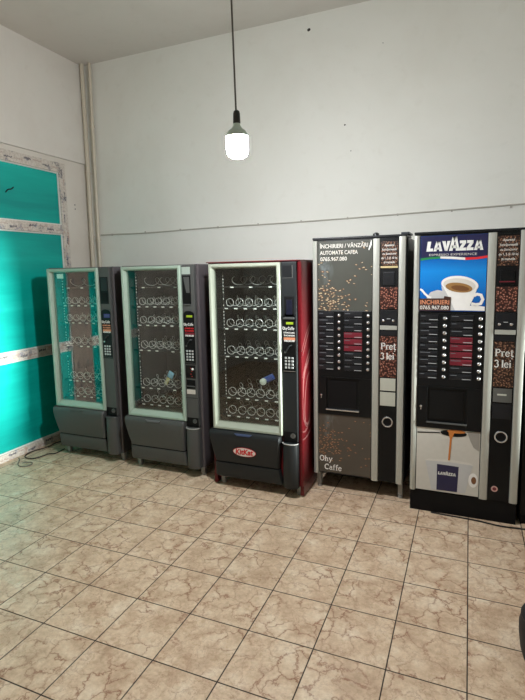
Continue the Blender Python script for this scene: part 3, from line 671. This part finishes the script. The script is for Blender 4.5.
# ------------------------------------------------------------------ coffee machines
def coffee_machine(label, loc, brand):
    m = thing('coffee_vending_machine', label, 'vending machine', loc, 'coffee vending machines at the right')
    W, D = .693, .72; lavz = brand
    zb = .158 if lavz else .140
    bm = BM(); box(bm, .006, .70 if not lavz else .69, .055, D, .135, 1.985, .006); obj('cabinet', bm, 'dark_blue_side', m)
    bx('door_slab', 'black_plastic', m, .002, W-.002, .008, .056, zb+.004, 1.998, .004)
    for a, b in ((0, .038), (.457, .510), (.642, W)):
        bm = BM(); prof = [(a, .03), (a, .004), (a+.004, -.004), ((a+b)/2, -.010), (b-.004, -.004), (b, .004), (b, .03)]
        va = [bm.verts.new((x, y, zb)) for x, y in prof]; vb = [bm.verts.new((x, y, 1.982 if b < .6 else 1.99)) for x, y in prof]; n = len(prof)
        bm.faces.new(va[::-1]); bm.faces.new(vb)
        for k in range(n): bm.faces.new((va[k], va[(k+1) % n], vb[(k+1) % n], vb[k]))
        obj('silver_rail', bm, 'silver', m, smooth=True)
    bx('top_cap', 'cap_dark', m, 0.0, W+.004, -.004, .30, 1.990, 2.006, .004)
    if not lavz:
        bm = BM(); lathe(bm, [(.024, 0), (.022, .012), (.012, .02), (.003, .022)], (.475, .03, 2.006), 'z', 20); obj('top_knob', bm, 'cap_dark', m, smooth=True)
        bx('top_bracket', 'dark_blue_side', m, .655, .712, .005, .25, 2.006, 2.020, .003)
    yp = .006
    # upper poster
    up = bx('upper_poster', 'blue_print' if lavz else 'bean_cascade_print', m, .042, .453, yp-.003, yp+.002, 1.452 if not lavz else 1.466, 1.978, .001)
    y = yp-.0034
    if lavz:
        def q(cx, cy): return (.046+(cx-65)/430*.407, 1.978-(cy-45)/520*.508)
        flat('navy_band', [q(62, 46), q(496, 46), q(496, 196), q(430, 204), q(350, 204), q(260, 193), q(190, 190), q(120, 194), q(62, 204)], 'navy_print', up, y)
        flat('flag_stripe', [q(62, 198), q(120, 192), q(195, 188), q(195, 202), q(120, 206), q(62, 215)], 'green_print', up, y-.0012)
        flat('flag_stripe', [q(195, 188), q(270, 191), q(357, 200), q(357, 216), q(270, 208), q(195, 202)], 'white_print', up, y-.0012)
        flat('flag_stripe', [q(357, 200), q(430, 199), q(498, 190), q(498, 205), q(430, 214), q(357, 216)], 'red_print', up, y-.0012)
        a = q(100, 152); brand_lettering('lettering', 'white_print', up, a[0], y-.0014, a[1], .066, .350)
        a = q(118, 184); text('lettering', 'ESPRESSO EXPERIENCE', 'paper_grey', up, a[0], y-.0014, a[1], .015, width=.295)
        # printed cup
        flat('saucer_print', [q(*p) for p in ((110, 470), (135, 435), (180, 420), (230, 430), (250, 470), (240, 545), (118, 560))], 'cup_shade', up, y-.0006)
        flat('saucer_print', [q(*p) for p in ((355, 562), (370, 535), (420, 525), (492, 535), (492, 564))], 'cup_white', up, y-.0008)
        b_ = [q(*p) for p in [(206, 395), (215, 430), (232, 470), (250, 510), (262, 562), (385, 562), (400, 520), (425, 460), (444, 395), (400, 420), (330, 440), (250, 425)]]
        bm = BM(); ribbon(bm, [q(*p) for p in ((420, 460), (440, 450), (465, 455), (478, 485), (465, 515), (435, 522), (405, 515))], .020, y-.0014, y-.0004); obj('cup_handle_print', bm, 'cup_white', up)
        flat('cup_body_print', b_, 'cup_white', up, y-.0014)
        flat('cup_body_print', [q(*p) for p in ((206, 395), (215, 430), (232, 470), (250, 510), (262, 562), (300, 562), (262, 480), (236, 430), (220, 405))], 'cup_shade', up, y-.0020)
        cx, cz = q(326, 384)
        flat('cup_rim_print', disc_pts(cx, cz, .115, .058, 44, -.12), 'cup_white', up, y-.0026)
        flat('cup_inner_print', disc_pts(cx-.001, cz-.004, .100, .046, 44, -.12), 'cup_inner', up, y-.0032)
        cx, cz = q(322, 404)
        flat('coffee_print', disc_pts(cx, cz, .084, .032, 44, -.14), 'coffee', up, y-.0038)
        flat('coffee_print', disc_pts(cx+.008, cz-.004, .056, .018, 36, -.14), 'coffee_dark', up, y-.0043)
        bm = BM(); ribbon(bm, [q(*p) for p in ((62, 415), (75, 420), (95, 445), (120, 468), (140, 475))], .014, y-.0024, y-.001); obj('spoon_print', bm, 'cup_white', up)
        st = flat('price_sticker', [q(60, 480), q(225, 478), q(228, 462), q(272, 470), q(268, 566), q(58, 566)], 'brown_dark', up, y-.0056, .0008, 'dark sticker with orange and white lettering')
        a = q(64, 520); text('lettering', 'INCHIRIERI', 'orange_print', st, a[0], y-.0072, a[1], .030, bold=.0006, width=.185)
        a = q(64, 556); text('lettering', '0765.967.080', 'white_print', st, a[0], y-.0072, a[1], .026, bold=.0005, width=.185)
    else:
        text('lettering', 'ÎNCHIRIERI / VÂNZĂRI', 'paper_grey', up, .058, y-.001, 1.926, .030, bold=.0006, width=.365)
        text('lettering', 'AUTOMATE CAFEA', 'paper_grey', up, .058, y-.001, 1.878, .029, bold=.0006, width=.29)
        text('lettering', '0765.967.080', 'paper_grey', up, .060, y-.001, 1.831, .029, bold=.0006, width=.205)
        flat('corner_flash', [(.445, 1.972), (.449, 1.972), (.449, 1.94), (.430, 1.90), (.424, 1.905)], 'white_print', up, y-.001)
    # selection field
    sel = bx('selection_field', 'black_plastic', m, .040, .455, -.004, .01, .936, 1.452, .003)
    reds = range(3, 7) if lavz else range(3, 6)
    kd = {}
    def share(name, key, make, mat, parent, loc):
        if key not in kd:
            o = obj(name, make(), mat, parent, loc, smooth=True); kd[key] = o.data
        else:
            o = bpy.data.objects.new(name, kd[key]); C.objects.link(o); o.parent = parent; o.location = loc
        return o
    for r in range(9):
        z = 1.422-r*.0510
        for col, (px, bxx) in enumerate(((.048, .208), (.246, .428))):
            red = col == 1 and r in reds; pw = .118 if col == 0 else .138
            pl = share('selection_plate', ('p', col, red), lambda: box(BM(), 0, pw, -.003, 0, -.021, .021, .001), 'label_red' if red else 'label_dark', sel, (px, -.004, z))
            if red: pl['label'] = 'dark red selection plate'
            share('plate_line', ('l', col), lambda: box(BM(), pw-.058, pw-.004, -.008, -.0055, -.0165, -.0125), 'label_line', sel, (px, 0, z))
            share('plate_text', ('t', (r*3+col) % 4), lambda: box(BM(), .006, .035+.012*((r*3+col) % 4), -.008, -.0066, .0085, .0125), 'tiny_print', sel, (px, 0, z))
            share('selection_button', 'b', lambda: lathe(BM(), [(.014, 0), (.014, -.004), (.011, -.010), (.006, -.013), (.001, -.0135)], (0, 0, 0), 'y', 22), 'chrome', sel, (bxx, -.004, z-.004))
    # cup niche, built as four walls and a back
    nb = BM(); n0, n1, nz0, nz1 = (.108, .362, .682, .926)
    box(nb, .040, n0, -.006, .05, .636, .936, .002); box(nb, n1, .455, -.006, .05, .636, .936, .002); box(nb, n0, n1, -.006, .05, nz1, .936, .001); box(nb, n0, n1, -.006, .05, .636, nz0, .001)
    ns = obj('niche_surround', nb, 'black_plastic', m)
    bx('niche_back', 'void_black', m, n0+.002, n1-.002, .0085, .014, nz0, nz1, 0)
    bx('niche_window', 'black_plastic' if lavz else 'void_black', m, n0+.018, n1-.018, .002, .007, nz0+.02, nz1-.02, .002)  # deeper black on one machine paints in the shade of a deep niche
    bx('drip_lip', 'chrome' if not lavz else 'charcoal', m, n0-.004, n1+.004, -.020, -.004, nz0-.008, nz0+.002, .003)
    bm = BM(); lathe(bm, [(.008, 0), (.008, -.003), (.003, -.004)], (.066, -.006, .79), 'y', 14); box(bm, .0635, .0685, -.009, -.006, .765, .79); obj('door_lock', bm, 'chrome', m)
    # lower poster
    lo = bx('lower_poster', 'paper_grey' if lavz else 'dark_bean_print', m, .042, .453, yp-.003, yp+.002, .166 if lavz else .156, .634, .001)
    if lavz:
        def q(cx, cy):
            t_ = 47+.092*(cx-30); b_ = 458+.16*(cx-30); return (.045+(cx-30)/430*.407, .632-(cy-t_)/(b_-t_)*.462)
        flat('cup_rim_print', [q(*p) for p in ((92, 270), (110, 262), (250, 270), (390, 292), (422, 310), (410, 330), (100, 292))], 'cup_inner', lo, y-.0004)
        flat('cup_print', [q(*p) for p in ((92, 272), (250, 285), (420, 312), (395, 400), (375, 503), (140, 470), (118, 380))], 'cup_shade', lo, y-.0010)
        flat('blue_label_print', [q(*p) for p in ((175, 297), (325, 320), (318, 494), (175, 473))], 'navy_print', lo, y-.0016)
        a = q(182, 364); brand_lettering('lettering', 'white_print', lo, a[0], y-.0022, a[1]-.004, .022, .118, 1.35)
        flat('stream_print', [q(*p) for p in ((248, 80), (290, 84), (272, 130), (262, 275), (250, 272), (258, 130))], 'stream', lo, y-.0020)
        cx, cz = q(282, 92); flat('spout_print', disc_pts(cx, cz, .085, .024, 40), 'void_black', lo, y-.0012)
        cx, cz = q(300, 80); flat('spout_print', disc_pts(cx, cz, .058, .013, 30), 'stream', lo, y-.0017)
        flat('spout_print', [q(*p) for p in ((32, 78), (190, 84), (190, 90), (32, 86))], 'void_black', lo, y-.0012)
        flat('backdrop_print', [q(*p) for p in ((372, 80), (456, 84), (456, 215), (420, 190), (395, 140))], 'paper_grey_dark', lo, y-.0006)
        cx, cz = q(428, 415); flat('cup_handle_print', disc_pts(cx-.004, cz, .030, .052, 36), 'cup_white', lo, y-.0012)
        flat('cup_handle_print', disc_pts(cx, cz, .016, .027, 30), 'coffee_dark', lo, y-.0018)
    else:
        serif_text('lettering', 'Ohy', 'cup_white', lo, .048, y-.001, .246, .046)
        serif_text('lettering', 'Caffe', 'cup_white', lo, .088, y-.001, .178, .046)
    # payment column
    yc = .004
    col = bx('payment_column', 'black_plastic', m, .512, .640, yc-.002, .03, zb+.002, 1.972, .001)
    def cb(name, mat, z0, z1, y0=.002, label=None, x0=.515, x1=.637): return bx(name, mat, col, x0, x1, yc-.002-y0, yc, z0, z1, .0008, label)
    bn = 'bean_print_dim' if lavz else 'bean_print'
    bp_ = cb('notice_print', 'bean_print_dim', 1.785, 1.958, .003)
    for k, s in enumerate(('Aparatul', 'funcționează', 'cu bancnote', 'de 1, 5 și 10 lei', 'și monede')):
        text('lettering', s, 'white_print', bp_, .576, yc-.0060, 1.925-k*.0305, .0155, bold=.0002, width=(.068, .100, .096, .112, .078)[k], align='CENTER')
    cb('notice_edge', 'gold_bar' if not lavz else 'bean_print_dim', 1.768, 1.782, .006)
    sl = cb('bill_slot', 'void_black', 1.632, 1.766, .001)
    bx('bill_guide', 'label_dark' if not lavz else 'black_plastic', sl, .535, .617, yc-.010, yc-.003, 1.645, 1.74, .004)
    if lavz: bx('guide_line', 'label_red', sl, .53, .62, yc-.012, yc-.009, 1.66, 1.668, .001)
    cb('bean_panel', 'bean_print', 1.470, 1.630, .003)
    cp = cb('coin_panel', 'label_dark', 1.352, 1.462, .006)
    for x in (.540, .610):
        bm = BM(); lathe(bm, [(.009, 0), (.009, -.005), (.004, -.008)], (x, yc-.008, 1.385), 'y', 18); obj('coin_button', bm, 'chrome', cp, smooth=True)
    bx('coin_label', 'label_line', cp, .564, .590, yc-.0095, yc-.008, 1.397, 1.401, 0)
    cb('silver_bar', 'silver', 1.318, 1.348, .012)
    cb('coin_slot', 'label_dark', 1.272, 1.315, .004)
    bq = cb('price_panel', bn, .962, 1.268, .003)
    serif_text('lettering', 'Preț', 'white_print', bq, .520, yc-.0060, 1.170, .050, .93)
    serif_text('lettering', '3 lei', 'white_print', bq, .520, yc-.0060, 1.096, .050, .88)
    cb('square_plate', 'square_pale' if not lavz else 'square_dark', .858, .952, .005, None, .520, .632)
    if lavz: bx('plate_label', 'square_pale', col, .545, .60, yc-.009, yc-.006, .905, .915, 0)
    cb('square_plate', 'square_pale' if not lavz else 'label_dark', .742, .846, .005, None, .520, .632)
    bm = BM(); tube(bm, [(.577+.036*math.cos(a), yc-.008, .618+.036*math.sin(a)) for a in (2*PI*k/36 for k in range(37))], .0058, 8, False); obj('coin_return_ring', bm, 'chrome', col, smooth=True)
    bm = BM(); lathe(bm, [(.034, 0), (.034, -.002)], (.577, yc-.002, .618), 'y', 30); obj('coin_return_opening', bm, 'void_black', col)
    if lavz:
        bm = BM(); lathe(bm, [(.021, 0), (.021, -.001)], (.552, yc-.002, .243), 'y', 26); k = lab(obj('round_sticker', bm, 'pink_sticker', col), 'small pink round sticker')
        bm = BM(); lathe(bm, [(.012, 0), (.012, -.0008)], (.552, yc-.003, .243), 'y', 22); obj('sticker_print', bm, 'label_red', col)
        bx('plinth', 'void_black', m, .002, W-.003, .012, D, .0, .157, .003)
    else:
        bx('floor_pan', 'void_black', m, .03, .66, .08, D-.02, .12, .139, .001)
        for x in (.012, .655):
            for yy in (.05, D-.1):
                bm = BM(); box(bm, x, x+.034, yy, yy+.045, .03, .138, .003); lathe(bm, [(.017, 0), (.019, .004), (.019, .02), (.009, .032)], (x+.017, yy+.022, 0), 'z', 18); obj('foot', bm, 'foot_grey', m)
    return m
coffee_machine('tall coffee machine with scattered beans posters, standing on feet beside the red machine', (-1.158, .333, 0), False)
lav = coffee_machine('tall coffee machine with blue poster of a white coffee cup and navy lettering band', (-1.205/3, .24, 0), True)

lav.scale = (1.016, 1, 1)

# the black machine cut by the frame at the far right
t = thing('drink_vending_machine', 'black machine cut off by the right edge, beside the blue poster coffee machine', 'vending machine', (.318, .27, 0))
bx('cabinet', 'void_black', t, 0, .72, .04, .74, .02, 1.80, .006); bx('door_panel', 'black_plastic', t, .004, .716, 0, .038, .07, 1.795, .006)
bx('plinth', 'void_black', t, .01, .71, .02, .7, 0, .068, .002); bx('door_handle', 'charcoal', t, .05, .08, -.03, -.001, .9, 1.2, .005)

# black bin at the right edge of the picture
bc = Vector((.348, -1.03, 0)); t = thing('waste_bin', 'black round bin at the right edge on the tiled floor', 'bin', bc)
bm = BM(); lathe(bm, [(.10, 0), (.115, .006), (.128, .05), (.136, .12), (.138, .17), (.130, .205)], (0, 0, 0), 'z', 40); obj('bin_body', bm, 'rubber', t, smooth=True)
bm = BM(); lathe(bm, [(.130, .206), (.132, .214), (.122, .232), (.09, .246), (.03, .252)], (0, 0, 0), 'z', 40); obj('bin_lid', bm, 'rubber', t, smooth=True)

# cables on the floor
r = .0055
pts = [(-3.81, .34, r), (-3.80, .27, r), (-3.80, .20, r), (-3.85, .17, r), (-3.88, .045, r), (-3.965, .012, r), (-4.04, .06, r), (-4.06, .18, r), (-4.02, .32, r), (-4.03, .46, r), (-3.97, .58, r), (-3.99, .75, r)]
tag(obj('power_cable', tube(BM(), smooth_path(pts, 8), r, 8), 'cable_black', smooth=True), 'black power cable trailing from under the corner machine to the window sill', 'cable')
pts = [(-4.05, -.01, r), (-3.985, -.06, r), (-3.92, -.134, r), (-3.86, -.165, r), (-3.805, -.15, r), (-3.79, -.1, r), (-3.83, -.055, r), (-3.885, -.075, r), (-3.90, -.10, r)]
tag(obj('loose_cable', tube(BM(), smooth_path(pts, 8), .0045, 8), 'cord_grey', smooth=True), 'small loop of thin cable lying on the tiles near the window', 'cable')
pts = [(-.25, .233, r), (-.15, .225, r), (.05, .215, r), (.20, .19, r), (.35, .20, r), (.6, .22, r), (.9, .18, r)]
tag(obj('floor_cable', tube(BM(), smooth_path(pts, 8), r, 8), 'cable_black', smooth=True), 'black cable lying along the foot of the blue poster coffee machine', 'cable')

# ------------------------------------------------------------------ light
w = bpy.data.worlds.new('World'); scene.world = w; w.use_nodes = True
w.node_tree.nodes['Background'].inputs[0].default_value = (.8, .9, 1, 1); w.node_tree.nodes['Background'].inputs[1].default_value = .3
ld = bpy.data.lights.new('daylight', 'AREA'); ld.shape = 'RECTANGLE'; ld.size = .07; ld.size_y = .8; ld.spread = math.radians(20); ld.energy = 21; ld.color = (.93, 1.0, .97)
lo = bpy.data.objects.new('daylight', ld); C.objects.link(lo); lo.location = (4.0, -.01, 1.0)
d = Vector((-4.1, -.15, 1.0)) - lo.location; lo.rotation_euler = d.to_track_quat('-Z', 'Z').to_euler()

# ------------------------------------------------------------------ camera
yaw, pit, rol = -.3997, -.1289, -.0208
sy, cy = math.sin(yaw), math.cos(yaw)
f = Vector((sy*math.cos(pit), cy*math.cos(pit), math.sin(pit))); rt = Vector((cy, -sy, 0)); up = rt.cross(f)
rr = rt*math.cos(rol)+up*math.sin(rol); uu = -rt*math.sin(rol)+up*math.cos(rol)
cd = bpy.data.cameras.new('camera'); cam = bpy.data.objects.new('camera', cd); C.objects.link(cam)
M = Matrix((rr, uu, -f)).transposed().to_4x4(); M.translation = Vector((-.1342, -10.1014, 5.2896))/3
cam.matrix_world = M; cd.sensor_fit = 'AUTO'; cd.sensor_width = 36; cd.lens = 36*495.10/700
cd.shift_x = (262.5-260.17)/700; cd.shift_y = -(350-335.54)/700; cd.clip_start = .02
scene.camera = cam
vs = scene.view_settings; vs.view_transform = 'Standard'; vs.look = 'None'; vs.gamma = 1; vs.exposure = 0.2; vs.use_curve_mapping = False
